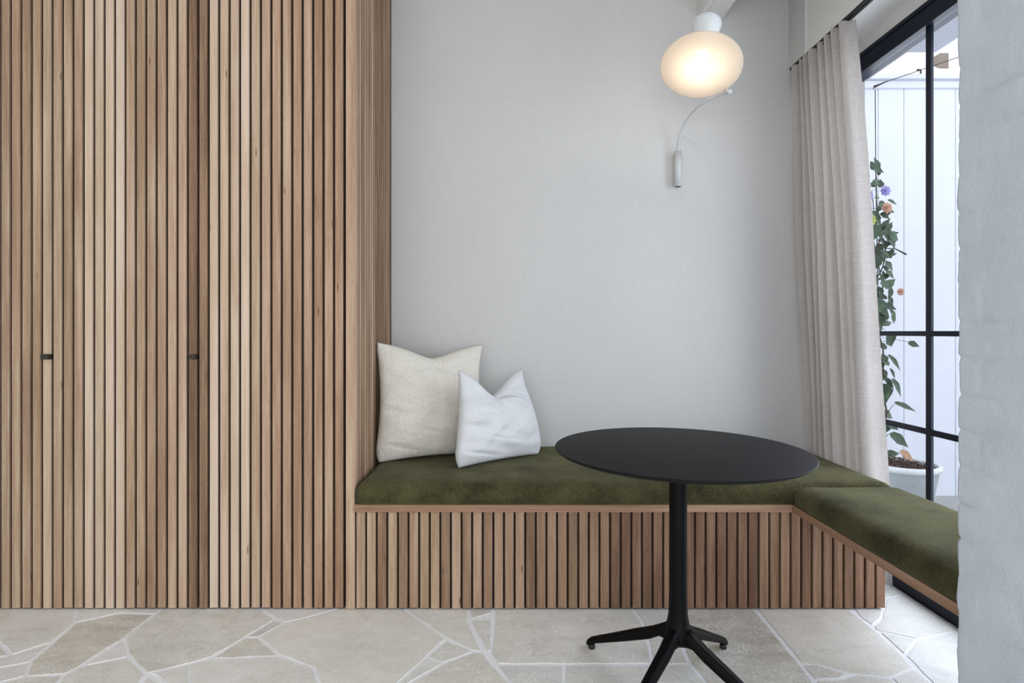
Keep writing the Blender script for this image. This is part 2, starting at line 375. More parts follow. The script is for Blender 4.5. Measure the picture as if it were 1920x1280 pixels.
# painted brick pier
def pier():
    bm = bmesh.new(); X0 = 1.083; Y1 = 1.33; path = []
    y = 0.75
    while y < Y1-0.012: path.append((X0, y, -1, 0, y)); y += 0.007
    for a in range(0, 91, 15):
        t_ = math.radians(a); path.append((X0+0.012-0.012*math.cos(t_), Y1-0.012+0.012*math.sin(t_), -math.cos(t_), math.sin(t_), Y1-0.012+0.02*a/90))
    x = X0+0.02
    while x < 1.70: path.append((x, Y1, 0, 1, Y1+0.01+x-X0)); x += 0.012
    path.append((1.70, Y1, 0, 1, Y1+0.7))
    nz = 440; rows = []
    for i in range(nz+1):
        z = H*i/nz; row = []
        for (x, y, nx, ny, s) in path:
            wob = 0.010*noise.noise(Vector((s*3, z*2, 1)))
            c = (z+wob)/0.0862; ci = math.floor(c); fr = c-ci; e = min(fr, 1-fr)*0.0862
            j = math.exp(-(e/0.0048)**2)
            br = (s+0.06+(0.115 if ci % 2 else 0)+0.006*noise.noise(Vector((ci*3.1, s*4, 5))))/0.24; bf = br-math.floor(br); ev = min(bf, 1-bf)*0.24
            jv = math.exp(-(ev/0.007)**2)
            pres = 0.35+0.65*max(0, min(1, 0.5+1.6*noise.noise(Vector((s*5, z*4, 9)))))
            tilt = 0.0022*noise.noise(Vector((ci*7.7, math.floor(br)*3.3, 2)))
            d = -0.0052*max(j, jv*0.3)*pres**1.5 + tilt*0.9 + 0.0030*noise.noise(Vector((s*9, z*16, 0)))+0.0009*noise.noise(Vector((s*50, z*60, 4)))+0.0028*noise.noise(Vector((s*5, z*4+s*5, 7)))
            row.append(bm.verts.new((x+nx*d, y+ny*d, z)))
        rows.append(row)
    for a, b in zip(rows, rows[1:]):
        for i in range(len(a)-1): bm.faces.new((a[i+1], a[i], b[i], b[i+1])).smooth = True
    box(bm, (X0+0.02, 0.75, 0), (1.9, Y1-0.02, H))
    struct('wall_pier', bm, M['brick'])
pier()

# ------------------------------------------------------------------ bay window (window_1)
bm = bmesh.new()
box(bm, (1.688, 1.34, 2.318), (1.76, YW-0.0, 2.412), 0.004)          # head
box(bm, (1.681, 1.34, 2.318), (1.70, YW, 2.336), 0.002); box(bm, (1.681, 1.34, 2.395), (1.70, YW, 2.412), 0.002)
win = struct('window_1', bm, M['steel'])
bm = bmesh.new(); box(bm, (1.68, 1.33, -0.001), (1.80, YW, 0.055), 0.003); box(bm, (1.70, 1.33, 0.05), (1.76, YW, 0.09), 0.003); struct('window_sill', bm, M['steel'], win)
def mull(y, wd=0.022):
    bm = bmesh.new(); box(bm, (1.700, y-wd/2, 0.06), (1.7145, y+wd/2, 2.33), 0.002)
    struct('mullion', bm, M['steel'], win)
for y in (2.2245, 2.87, 1.55): mull(y, 0.027)
for z, hh in ((1.0885, 0.021), (0.694, 0.025)):
    bm = bmesh.new(); box(bm, (1.701, 1.34, z-hh/2), (1.7135, YW-0.04, z+hh/2), 0.002); struct('glazing_bar', bm, M['steel'], win)
ys = [1.34, 1.55, 2.2245, 2.87]; zs = [0.08, 0.694, 1.0885, 2.32]
for a, b in zip(ys, ys[1:]):
    for c, d in zip(zs, zs[1:]):
        bm = bmesh.new(); box(bm, (1.705, a+0.012, c+0.010), (1.709, b-0.012, d-0.010)); struct('window_pane', bm, M['glass'], win)

bm = bmesh.new()
for y in (-1.69, -0.92, -0.15, 0.71): box(bm, (1.74, y-0.013, 0.06), (1.755, y+0.013, 2.44), 0.002)
for z in (0.03, 0.694, 1.0885, 2.42): box(bm, (1.735, -1.70, z-0.02), (1.76, 0.745, z+0.02), 0.002)
struct('added_side_window', bm, M['steel'])  # unseen frame, added in front of the side lamp
bm = bmesh.new()
for x in (-2.38, -1.12, 0.13, 1.38): box(bm, (x-0.02, YR-0.1, 0.0), (x+0.02, YR-0.05, 2.5), 0.002)
for z in (0.03, 2.47): box(bm, (-2.4, YR-0.1, z-0.025), (1.4, YR-0.05, z+0.025), 0.002)
struct('added_rear_window', bm, M['steel'])  # unseen frame, added in the rear opening

# ------------------------------------------------------------------ outside
bm = bmesh.new(); box(bm, (1.78, -3.2, -0.15), (8, 8, -0.03)); g_ = struct('ground', bm, M['ground'])
fy = 3.8
fe = thing('garden_fence', 'white painted vertical board fence with capping rail seen through the window', 'fence', (3.0, fy, -0.03))
bm = bmesh.new(); x = 1.86; ztop = 2.765
while x < 5.2:
    box(bm, (x, fy, -0.03), (x+0.1735, fy+0.02, ztop), 0.0025); x += 0.1765
obj('fence_board', bm, M['fence'], fe)
bm = bmesh.new(); box(bm, (1.86, fy+0.018, 0), (5.2, fy+0.04, ztop)); obj('fence_backing', bm, M['concrete'], fe)
bm = bmesh.new(); box(bm, (1.86, fy-0.012, ztop-0.005), (5.2, fy+0.05, ztop+0.05), 0.004); box(bm, (1.86, fy-0.035, ztop+0.05), (5.2, fy+0.07, ztop+0.085), 0.004); obj('capping_rail', bm, M['fence'], fe)
bm = bmesh.new(); box(bm, (1.901, -1, 2.50), (2.13, 2.72, 2.62), 0.004); box(bm, (1.77, 1.4, 2.455), (2.10, 2.70, 2.50)); e_ = obj('eave', bm, M['fence']); e_['kind'] = 'structure'; e_.name = 'trim_3'
nb = thing('neighbouring_house', 'pale neighbouring house with sheet roof beyond the white fence', 'house', (5.6, 6.8, -0.03))
obj('wall', bx((4.9, 6.6, -0.03), (8.0, 8.5, 3.92)), M['fence'], nb)
bm = bmesh.new(); vs = [bm.verts.new(p) for p in ((4.75, 6.45, 3.93), (8.1, 6.45, 3.93), (8.1, 7.7, 4.9), (4.75, 7.7, 4.9), (4.75, 6.45, 3.99), (8.1, 6.45, 3.99), (8.1, 7.7, 4.96), (4.75, 7.7, 4.96))]
for q in ((3, 2, 1, 0), (4, 5, 6, 7), (0, 1, 5, 4), (1, 2, 6, 5), (2, 3, 7, 6), (3, 0, 4, 7)): bm.faces.new([vs[i] for i in q])
obj('roof', bm, M['roof'], nb)
bm = bmesh.new(); box(bm, (5.50, 7.0, 4.2), (5.62, 7.15, 4.62), 0.01); obj('chimney', bm, M['terracotta'], nb)
# climbing wire
tw = thing('climbing_wire', 'thin steel wire with turnbuckle for the climber by the fence', 'wire', (2.42, 3.72, 0.3))
bm = bmesh.new(); tube(bm, [at(1641, 168, 3.72), at(1642, 330, 3.6), at(1652, 862, 3.42)], 0.0028, 6)
tube(bm, [at(1636, 166, 3.72), at(1665, 152, 3.74), at(1792, 109, 3.76), at(1830, 96, 3.78)], 0.0025, 6); obj('wire_strand', bm, M['track'], tw)
bm = bmesh.new(); tube(bm, [at(1639, 162, 3.72), at(1645, 160, 3.72), at(1664, 152, 3.72)], [0.007, 0.006, 0.004], 8); obj('turnbuckle', bm, M['bronze'], tw); bm = bmesh.new(); tube(bm, [at(1720, 131, 3.73), at(1726, 131, 3.75), at(1727, 143, 3.80)], 0.006, 6); obj('wire_hook', bm, M['bronze'], tw)
# potted climber
PX, PY, PZ, PR = 2.435, 3.40, 0.30, 0.20
pl = thing('potted_climber', 'leafy flowering climber in a round grey pot outside the window', 'plant', (PX, PY, -0.03))
bm = bmesh.new(); lathe(bm, [(0.0, -0.03), (0.13, -0.03), (0.14, -0.02), (0.188, 0.262), (0.188, 0.27), (0.17, 0.27), (0.16, 0.22)], 48, Matrix.Translation((PX, PY, 0))); obj('pot', bm, M['pot'], pl, True)
bm = bmesh.new(); lathe(bm, [(0.188, 0.262), (0.2, 0.266), (0.203, 0.28), (0.2, 0.297), (0.19, 0.3), (0.182, 0.297), (0.178, 0.262)], 48, Matrix.Translation((PX, PY, 0))); obj('pot_rim', bm, M['pot_rim'], pl, True)
bm = bmesh.new(); lathe(bm, [(0.18, 0.27), (0.12, 0.282), (0.0, 0.29)], 32, Matrix.Translation((PX, PY, 0)))
for i in range(260):
    a = random.random()*2*PI; r = 0.172*math.sqrt(random.random()); c = Vector((PX+r*math.cos(a), PY+r*math.sin(a), 0.283+random.random()*0.012))
    d = Vector((random.uniform(-1, 1), random.uniform(-1, 1), random.uniform(-.3, .4))).normalized()*random.uniform(.008, .02); tube(bm, [c-d/1, c+d], [0.0035, 0.002], 4)
obj('mulch', bm, M['mulch'], pl)
stem = bez([at(1672, 868, 3.40), at(1655, 830, 3.40), at(1662, 770, 3.42), at(1650, 730, 3.45), at(1656, 690, 3.44), at(1644, 640, 3.46), at(1650, 600, 3.48), at(1655, 540, 3.5), at(1645, 480, 3.5), at(1652, 430, 3.52), at(1644, 380, 3.55), at(1643, 330, 3.58), at(1634, 304, 3.58)], 8)
stem2 = bez([at(1640, 868, 3.38), at(1634, 780, 3.42), at(1642, 700, 3.44), at(1656, 660, 3.42), at(1640, 600, 3.46), at(1637, 540, 3.5), at(1655, 500, 3.5), at(1660, 460, 3.52), at(1642, 420, 3.52), at(1636, 370, 3.55)], 8)
bm = bmesh.new(); tube(bm, stem, [0.006-0.004*i/len(stem) for i in range(len(stem))], 6); tube(bm, stem2, [0.006-0.0035*i/len(stem2) for i in range(len(stem2))], 6)
def leaf(bm, p, d, nrm, L, W, mi=0):
    d = d.normalized(); s = d.cross(nrm).normalized(); nrm = s.cross(d)
    prof = [(0, 0.02), (0.1, 0.6), (0.25, 0.95), (0.42, 1.0), (0.6, 0.78), (0.78, 0.42), (0.92, 0.14), (1.0, 0.0)]
    mid = []; lt = []; rt = []
    for t_, w_ in prof:
        c = p+d*L*t_-nrm*L*0.22*t_*t_; jig = 1+0.12*math.sin(t_*21)
        mid.append(bm.verts.new(c)); lt.append(bm.verts.new(c+s*W*w_*jig*0.5+nrm*W*w_*0.13)); rt.append(bm.verts.new(c-s*W*w_*jig*0.5+nrm*W*w_*0.13))
    for i in range(len(prof)-1):
        for a, b in ((mid, lt), (rt, mid)):
            try: f = bm.faces.new((a[i], a[i+1], b[i+1], b[i])); f.smooth = True; f.material_index = mi
            except ValueError: pass
lf = bmesh.new(); tw_bm = bm
def put(px, py, ang, Lpx, Wpx=None, dd=3.44, mi=0):
    p = at(px, py, dd); a = math.radians(ang); d = Vector((math.cos(a), random.uniform(-.3, .3), math.sin(a)))
    nrm = Vector((random.uniform(-.3, .3), -1, random.uniform(.1, .7))); m = dd/F
    leaf(lf, p, d, nrm, Lpx*m, (Wpx or Lpx*0.6)*m, mi)
for a in [(1634,318,70,16,10),(1633,350,40,32,13),(1632,345,10,18,8),(1655,346,55,1,1),(1640,372,20,14,7),(1648,378,-20,20,9),(1635,395,-60,34,18),(1650,400,-30,20,12),(1640,420,-90,34,20),(1655,405,30,20,9),(1665,395,-10,14,7),
          (1646,420,-50,18,8),(1660,440,-20,22,12),(1666,440,-20,24,22),(1672,455,-60,14,14),(1650,470,-30,22,12),(1640,455,200,22,18),(1645,480,-100,30,20),(1655,500,-40,26,14),(1660,492,-35,26,16),(1662,510,-25,24,15),(1650,530,-20,28,18),(1640,520,-120,24,18),
          (1648,545,-50,20,14),(1668,480,25,16,5),(1640,560,-60,34,24),(1634,575,-80,30,22),(1655,570,-20,30,12),(1665,555,-60,22,10),(1668,580,-50,28,12),(1645,592,-70,34,26),(1632,600,-90,28,22),(1672,590,-70,18,10),(1640,610,-30,26,16),
          (1664,625,-55,34,24),(1702,642,-18,22,12),(1646,640,-120,28,18),(1665,665,-48,38,12),(1672,668,-50,24,7),(1668,690,-45,34,7),(1671,710,-45,52,15),(1652,718,-80,40,30),(1640,712,-95,36,24),(1676,754,-18,46,11),(1655,772,-25,28,16),
          (1660,790,-30,32,14),(1668,812,-35,42,20),(1646,850,20,22,12),(1660,852,10,30,14),(1640,842,-10,20,14),(1650,862,30,30,10)]:
    put(*a)
for i in range(130):          # the rest of the foliage, to both sides and behind
    q = random.choice((stem, stem2)); c = q[random.randrange(14, len(q))]
    px = U0+c.x*F/c.y; py = V0-(c.z-HC)*F/c.y
    if py > 610 and random.random() < 0.75: continue
    if py < 400 and random.random() < 0.6: continue
    put(px+random.gauss(2, 10), py+random.gauss(0, 8), random.choice((-1, 1))*random.uniform(10, 95)+ (0 if random.random() < .6 else 180), random.uniform(16, 30), random.uniform(8, 15), c.y+random.uniform(-.04, .07))
for i in range(len(stem)//3):     # twigs
    c = stem[i*3]; d = Vector((random.uniform(-.7, 1), random.uniform(-.4, .4), random.uniform(-.5, .6))).normalized()*random.uniform(.03, .09)
    tube(tw_bm, [c, c+d*0.6+Vector((0, 0, .008)), c+d], [0.0022, 0.0018, 0.001], 4)
tube(tw_bm, [at(1660, 465, 3.5), at(1680, 467, 3.5), at(1699, 477, 3.5)], [.003, .004, .006], 5)
tube(tw_bm, [at(1656, 690, 3.44), at(1664, 668, 3.43), at(1668, 664, 3.43)], .002, 4); tube(tw_bm, [at(1655, 830, 3.4), at(1664, 815, 3.4), at(1672, 812, 3.4)], .002, 4); tube(tw_bm, [at(1655, 640, 3.46), at(1680, 636, 3.45), at(1704, 641, 3.44)], .0018, 4)
obj('vine_stem', tw_bm, M['vine'], pl, True); obj('foliage', lf, M['leaf'], pl)
def flower(name, px, py, r, mat, lab, dd=3.42, n=13):
    bm = bmesh.new(); c = at(px, py, dd); R = r*dd/F
    for ring, (cnt, tl, rr) in enumerate(((8, .35, 1.0), (6, .8, .75), (4, 1.2, .5))):
        for i in range(cnt):
            a = 2*PI*i/cnt+ring*.4; d = Vector((math.cos(a)*math.cos(tl), -math.sin(tl), math.sin(a)*math.cos(tl))); leaf(bm, c, d, Vector((0, -1, .2)), R*rr, R*rr*1.25)
    o = obj(name, bm, mat, pl, True); o['label'] = lab
flower('flower', 1659, 358, 11, M['lilac'], 'lilac flower, right one of the pair'); flower('flower', 1628, 367, 10, M['lilac'], 'lilac flower beside the curtain edge')
flower('flower', 1662, 390, 11, M['peach'], 'peach coloured flower'); flower('flower', 1632, 413, 11, M['lime'], 'lime green flower'); flower('flower', 1688, 547, 8, M['peach'], 'small peach flower lower down')
bm = bmesh.new(); leaf(bm, at(1686, 846, 3.36), Vector((1, -.2, -.55)), Vector((.2, -1, .7)), .11, .06); leaf(bm, at(1692, 856, 3.34), Vector((1, .1, -.2)), Vector((0, -.6, 1)), .09, .05); obj('dead_leaf', bm, M['dry'], pl, True)

# ------------------------------------------------------------------ slatted joinery
YF = 2.19
def slat_row(bm, gaps, x_fn, z0, z1, tones, warm, prot=0.013, gap=0.0095, y=YF):
    """gaps: centre positions of the grooves; slats stand between them"""
    for i in range(len(gaps)-1):
        a, b = gaps[i]+gap/2, gaps[i+1]-gap/2
        fs = box(bm, (a, y, z0+random.uniform(0, .004)), (b, y+prot, z1), 0.0012)
        set_tone(bm, fs, tones[i % len(tones)]+random.uniform(-.02, .02), random.random(), max(0, min(1, warm(i)+random.uniform(-.15, .15))))
P = 0.0415; TOP = 3.02
def px2x(px): return (px-U0)*YF/F
cab = thing('slatted_wardrobe', 'floor to ceiling wardrobe clad in vertical timber slats', 'wardrobe', (-1.6, 2.5, 0))
bm = bmesh.new(); box(bm, (-2.79, YF+0.03, 0.0), (-0.606, YW-0.002, TOP+0.038), mi=0)
obj('carcass', bm, M['backing'], cab)
tn1 = [.5,.6,.4,.5,.7,.5,.45,.6,.5,.5,.55,.45,.5,.6]
tn2 = [.55,.55,.55,.84,.74,.9,.9,.6,.5,.48,.5,.64,.68,.14]
tn3 = [.22,.84,.76,.76,.92,.6,.6,.48,.54,.44,.46,.42,.5,.42]
xg = [px2x(97.5), px2x(371), px2x(645.5)]
def door(x0, x1, tones, label, knob, warm0):
    n = len(tones); tones = [0.64+(t-0.6)*0.72 for t in tones]
    bm = bmesh.new(); g = [x0+(x1-x0)*i/n for i in range(n+1)]
    slat_row(bm, g, None, 0.003, TOP, tones, lambda i: warm0(i), gap=0.0105)
    fs = box(bm, (x0+0.0015, YF+0.0085, 0.006), (x1-0.0015, YF+0.032, TOP), mi=1)  # dark sheet set close behind the slats as groove shade
    d = obj('door', bm, [M['slat'], M['backing']], cab); d['label'] = label
    if knob:
        kx = x1-0.0015; bm = bmesh.new(); L = 0.036 if knob == 1 else 0.028; z = HC-(668.5-V0)*YF/F; r = 0.0105
        pr = [(0, -r), (0, r), (-L+r, r)]+[(-L+r-r*math.sin(a*PI/8), r*math.cos(a*PI/8)) for a in range(1, 8)]+[(-L+r, -r)]
        fr = [bm.verts.new((kx+a, YF-0.014, z+b)) for a, b in pr]; bk = [bm.verts.new((kx+a, YF+0.010, z+b)) for a, b in pr]
        bm.faces.new(fr); bm.faces.new(bk[::-1])
        for i in range(len(pr)): j = (i+1) % len(pr); bm.faces.new((fr[j], fr[i], bk[i], bk[j]))
        bmesh.ops.recalc_face_normals(bm, faces=bm.faces[:]); bmesh.ops.bevel(bm, geom=[e for e in bm.edges if abs(e.verts[0].co.y-e.verts[1].co.y) < 1e-5 and e.verts[0].co.y < YF], offset=0.003, segments=2, affect='EDGES')
        obj('door_pull', bm, M['bronze'], d)
    return d
door(xg[0]-(xg[1]-xg[0])*1.0, xg[0], tn1, 'leftmost slatted door, cut off by the photo edge', 1, lambda i: .1)
door(xg[0], xg[1], tn2, 'middle slatted door with the dark slat at its right edge', 2, lambda i: .15+.02*i)
door(xg[1], xg[2], tn3, 'right slatted door without a pull', 0, lambda i: .25+.02*i)
bm = bmesh.new(); door_l = -2.79; n = 10; x1 = xg[0]-(xg[1]-xg[0])
slat_row(bm, [x1-n*P+P*i for i in range(n+1)], None, 0.003, TOP, tn1, lambda i: .1); box(bm, (x1-n*P, YF+0.0085, 0.006), (x1-0.001, YF+0.032, TOP), mi=1); obj('fixed_panel', bm, [M['slat'], M['backing']], cab)
bm = bmesh.new(); fs = box(bm, (px2x(648.5), YF-0.002, 0.002), (px2x(665.2), YF+0.030, TOP), 0.0012); set_tone(bm, fs, .64, .3, .4); obj('stile', bm, M['slat'], cab)
bm = bmesh.new(); y = YF+0.031; i = 0                       # slatted return beside the bench
box(bm, (-0.607, YF+0.03, 0), (-0.5932, YW-0.002, TOP), mi=1)  # dark sheet behind shallow slats, in place of shaded grooves
st = [.45,.55,.4,.6,.5,.5,.62,.4,.3,.34,.3,.36,.42,.38,.5,.4,.36,.4]
while y+P < YW+0.002:
    fs = box(bm, (-0.594, y+0.0065, 0.003), (-0.5905, y+P-0.0065, TOP), 0.0006); set_tone(bm, fs, st[i % 18], random.random(), .3); y += P; i += 1
obj('slatted_return', bm, [M['slat'], M['backing']], cab)
bm = bmesh.new(); fs = box(bm, (-2.79, YF-0.004, TOP+0.004), (-0.59, YF+0.03, TOP+0.038), 0.001); set_tone(bm, fs, .6, .5, .3); obj('top_rail', bm, M['trim_x'], cab)

# bench
X0, X1, XI, XO = -0.5885, 1.500, 1.131, 1.54
bench = thing('corner_bench', 'built-in timber corner bench with slatted front, floating towards the brick pier', 'bench', (0.4, 2.5, 0))
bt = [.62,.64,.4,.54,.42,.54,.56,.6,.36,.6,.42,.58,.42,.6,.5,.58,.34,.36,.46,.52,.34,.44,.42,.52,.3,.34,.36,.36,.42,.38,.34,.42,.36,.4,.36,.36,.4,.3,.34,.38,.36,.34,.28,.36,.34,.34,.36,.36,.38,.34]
bt = [0.5+(t_-0.5)*0.85-(0.09 if i_ > 22 else 0.02) for i_, t_ in enumerate(bt)]  # right-hand slats darkened in colour to offset the window light
bm = bmesh.new(); n = 50
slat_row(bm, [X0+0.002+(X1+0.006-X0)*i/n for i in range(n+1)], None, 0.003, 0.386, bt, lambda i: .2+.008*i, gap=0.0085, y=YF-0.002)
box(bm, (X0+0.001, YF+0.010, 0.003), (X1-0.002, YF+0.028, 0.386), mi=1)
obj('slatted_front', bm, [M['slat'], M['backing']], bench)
bm = bmesh.new(); fs = box(bm, (X0, YF-0.012, 0.387), (XI+0.02, YF+0.02, 0.417), 0.0015); set_tone(bm, fs, .5, .7, .7)
obj('front_edging', bm, M['trim_x'], bench)
bm = bmesh.new(); fs = box(bm, (XI, 1.325, 0.387), (XI+0.022, YF-0.0125, 0.417), 0.0015); set_tone(bm, fs, .46, .2, .7)
obj('wing_edging', bm, M['trim_y'], bench)
bm = bmesh.new(); fs = box(bm, (X0, YF+0.0205, 0.391), (XO-0.03, YW-0.004, 0.413)); fs += box(bm, (XI+0.0225, 1.325, 0.391), (XO+0.02, YF+0.02, 0.413)); set_tone(bm, fs, .3, .2, .6)
obj('seat_board', bm, M['trim_x'], bench)

def cushion(name, a, b, z0, z1, label, soft=0.022):
    """upholstered pad with rounded, slightly crowned edges"""
    bm = bmesh.new(); ax, ay = a; bx_, by = b; LX = bx_-ax; LY = by-ay; nx = max(12, int(LX/0.02)); ny = max(12, int(LY/0.02)); T = z1-z0
    prof = [(0.008, 0.0), (0.0, 0.10), (-0.002, 0.3), (0.0, 0.5), (0.004, 0.66), (0.011, 0.79), (0.021, 0.89), (0.036, 0.955), (0.055, 0.985), (0.085, 0.998), (0.12, 1.0), (0.16, 1.0), (0.19, 1.0)]
    def ring(ins, z):
        r = []; rc = 0.02+0.0
        pts = []
        x0, x1, y0, y1 = ax+ins, bx_-ins, ay+ins, by-ins; rc = max(0.006, 0.022-ins*0.3)
        for (cx, cy, a0) in ((x1-rc, y1-rc, 0), (x0+rc, y1-rc, 90), (x0+rc, y0+rc, 180), (x1-rc, y0+rc, 270)):
            for k_ in range(5): t_ = math.radians(a0+k_*22.5); pts.append((cx+rc*math.cos(t_), cy+rc*math.sin(t_)))
        out = []
        for i in range(len(pts)):
            p, q = pts[i], pts[(i+1) % len(pts)]; m = max(1, int(math.hypot(q[0]-p[0], q[1]-p[1])/0.03))
            for j in range(m): out.append((p[0]+(q[0]-p[0])*j/m, p[1]+(q[1]-p[1])*j/m))
        return out
    base = ring(0.0, 0); cx, cy = (ax+bx_)/2, (ay+by)/2; rings = []
    def insp(p, ins):
        return (cx+(p[0]-cx)*(LX/2-ins)/(LX/2), cy+(p[1]-cy)*(LY/2-ins)/(LY/2))
    for ins, tz in prof:
        rr = []
        for p in base:
            x, y = insp(p, ins); wv = 0.0025*noise.noise(Vector((x*4, y*4, tz*2+z1)))
            rr.append(bm.verts.new((x+wv, y+wv, z0+T*tz+(0.003*noise.noise(Vector((x*5, y*5, 0))) if tz > .6 else 0))))
        rings.append(rr)
    for r, s in zip(rings, rings[1:]):
        for i in range(len(r)): j = (i+1) % len(r); bm.faces.new((r[i], r[j], s[j], s[i])).smooth = True
    bm.faces.new(rings[0][::-1]); f = bm.faces.new(rings[-1]); f.smooth = True
    return tag(obj(name, bm, M['olive']), label, 'cushion')
cushion('seat_cushion', (X0+0.001, YF-0.018), (XO, YW-0.003), 0.4185, 0.5035, 'long dark olive seat cushion running along the back wall')
cushion('seat_cushion', (XI-0.004, 1.34), (XO+0.0, YF-0.026), 0.4185, 0.5035, 'shorter olive seat cushion on the floating bench wing beside the window')

# ------------------------------------------------------------------ pillows
def pillow(name, BL, BR, TL, TR_, T, dip, dipu, mat, label, sag=0.03, sd=0, wr=0.006, crease=1.0, bulge=0.0, pinch=0.0):
    bm = bmesh.new(); n = 90; cu = [None, None]
    nrm = ((BR-BL).cross(TL-BL)).normalized()
    if nrm.y > 0: nrm = -nrm           # front side faces the camera
    W = (BR-BL).length
    for side in (0, 1):
        g = []
        for j in range(n+1):
            v = j/n; row = []
            for i in range(n+1):
                u = i/n; cr = max(0, 1-v/0.16); uu = 0.5+(u-0.5)*(1-0.10*cr**2); p0 = u
                p = BL.lerp(BR, uu).lerp(TL.lerp(TR_, u), v)
                eu = 4*u*(1-u); ev = 4*v*(1-v)
                p = p+(BR-BL).normalized()*bulge*W*math.sin(PI*min(1, v*1.25))**1.0*u**3 if v < 0.8 else p
                # edges pull in between the corners
                p = p+(BR-BL).normalized()*((0.5-u)*2)*sag*ev*W*1.1*0.9
                p = p+(TL-BL).normalized()*(sag*0.8*W*eu*max(0, 1-2*v))*0.6
                dd = dip*math.exp(-abs((u-dipu)/0.30)**1.5)*eu**0.35
                p = p-(TL-BL).normalized()*dd*(v**3.0)
                th = T*(max(eu, 0)**0.42)*(max(ev, 0)**0.42)*(0.82+0.3*(1-v))
                # chop valley running down from the dip
                val = math.exp(-((u-dipu-(1-v)*0.22)/0.07)**2)*max(0, (v-0.5)/0.5)
                th *= 1-0.45*val*crease
                e = min(1, 6*min(u, 1-u, v, 1-v)+0.0)
                q = Vector((u*2.2+sd, v*7+u*1.5, side*9))
                q = q+Vector((0, 0.25*noise.noise(Vector((u*3, v*3, sd))), 0)); w1 = noise.noise(q); ridge = 1-abs(noise.noise(Vector((u*1.6+sd, v*4.2-u*1.8, side*5+3))))*2
                th += wr*(w1*1.1+ridge*0.9)*e
                ax_, ay_ = dipu+0.02, 0.86; bx2, by2 = 1.0, 0.56; lx, ly = bx2-ax_, by2-ay_; ll = math.hypot(lx, ly)
                tt = ((u-ax_)*lx+(v-ay_)*ly)/ll/ll; sdist = ((v-ay_)*lx-(u-ax_)*ly)/ll
                fade = max(0, min(1, (tt+0.1)/0.25))*max(0, min(1, (1.12-tt)/0.2))
                th += crease*e*fade*0.010*(0.9*math.exp(-((sdist+0.045)/0.05)**2)-1.7*math.exp(-((sdist-0.015)/0.024)**2))
                th -= pinch*e*0.020*math.exp(-((v-0.43+0.15*u)/0.028)**2)*math.exp(-(u/0.22)**2)
                th += pinch*e*0.008*math.exp(-((v-0.49+0.15*u)/0.03)**2)*math.exp(-(u/0.25)**2)
                for (cv, cu2, am) in ((0.13, 0.15, 0.010), (0.24, 0.45, 0.007), (0.08, 0.3, 0.007)):
                    th -= am*wr/0.012*e*math.exp(-((v-cv+0.25*(u-cu2))/0.018)**2)*math.exp(-((u-cu2)/0.2)**2)
                edgew = math.exp(-(u/0.16)**2)+math.exp(-((1-u)/0.16)**2)
                th += wr*1.5*edgew*noise.noise(Vector((sd, v*11, 4+side)))*e
                row.append((p, th))
            g.append(row)
        vs = []
        for j in range(n+1):
            r = []
            for i in range(n+1):
                p, th = g[j][i]
                if side and (i in (0, n) or j in (0, n)): r.append(front[j][i]); continue
                th = th if not (i in (0, n) or j in (0, n)) else 0
                r.append(bm.verts.new(p+nrm*(max(th, 0.0015) if th else 0)*(1 if side == 0 else -1)))
            vs.append(r)
        if side == 0: front = vs
        for j in range(n):
            for i in range(n):
                q = (vs[j][i], vs[j][i+1], vs[j+1][i+1], vs[j+1][i])
                f = bm.faces.new(q if side == 0 else q[::-1]); f.smooth = True
    # settle on the cushion
    zc = 0.5045
    for v in bm.verts:
        if v.co.z < zc: v.co.z = zc+0.0006*random.random()
        if v.co.x < -0.586: v.co.x = -0.586
        if v.co.y > YW-0.004: v.co.y = YW-0.004
    bmesh.ops.recalc_face_normals(bm, faces=bm.faces[:])
    o = obj(name, bm, mat)
    seam = bmesh.new()
    return tag(o, label, 'pillow')
pillow('throw_pillow', at(700, 869, 2.50), Vector((-0.115, 2.70, 0.505)), at(704, 640, 2.56), at(905, 645, 2.83), 0.085, 0.075, 0.50, M['boucle'], 'large cream boucle throw pillow leaning in the corner of slats and wall', 0.05, 1.3, 0.010, 0.6, 0.02, 1.0)
pillow('throw_pillow', at(851, 879, 2.385), at(1016, 850, 2.69), at(860, 692, 2.50), at(978, 690, 2.79), 0.062, 0.135, 0.50, M['linen'], 'smaller white linen throw pillow with deep notch, in front of the cream one', 0.03, 6.1, 0.014, 1.2, 0.05, 0.3)

# ------------------------------------------------------------------ round table
TX, TY = 0.532, 1.695; R = 0.375; ZT = 0.74
tb_ = thing('pedestal_table', 'round black pedestal table with four-legged star base', 'table', (TX, TY, 0))
T0 = Matrix.Translation((TX, TY, 0))
bm = bmesh.new(); lathe(bm, [(0, ZT-0.012), (R-0.012, ZT-0.012), (R-0.001, ZT-0.004), (R, ZT-0.0022), (R-0.0012, ZT-0.0004), (R-0.003, ZT), (0, ZT)], 128, T0, smooth=False)
for f in bm.faces:
    if abs(f.normal.z) < 0.9: f.smooth = True
obj('tabletop', bm, M['table_top'], tb_)
bm = bmesh.new(); lathe(bm, [(0, ZT-0.0125), (0.11, ZT-0.0125), (0.11, ZT-0.018), (0.03, ZT-0.03), (0.0262, ZT-0.05), (0.0262, 0.52), (0.0268, 0.30), (0.0285, 0.235), (0.034, 0.205), (0.039, 0.185), (0.040, 0.165), (0.034, 0.150), (0.012, 0.146), (0, 0.146)], 40, T0)
obj('column', bm, M['black_metal'], tb_, True)
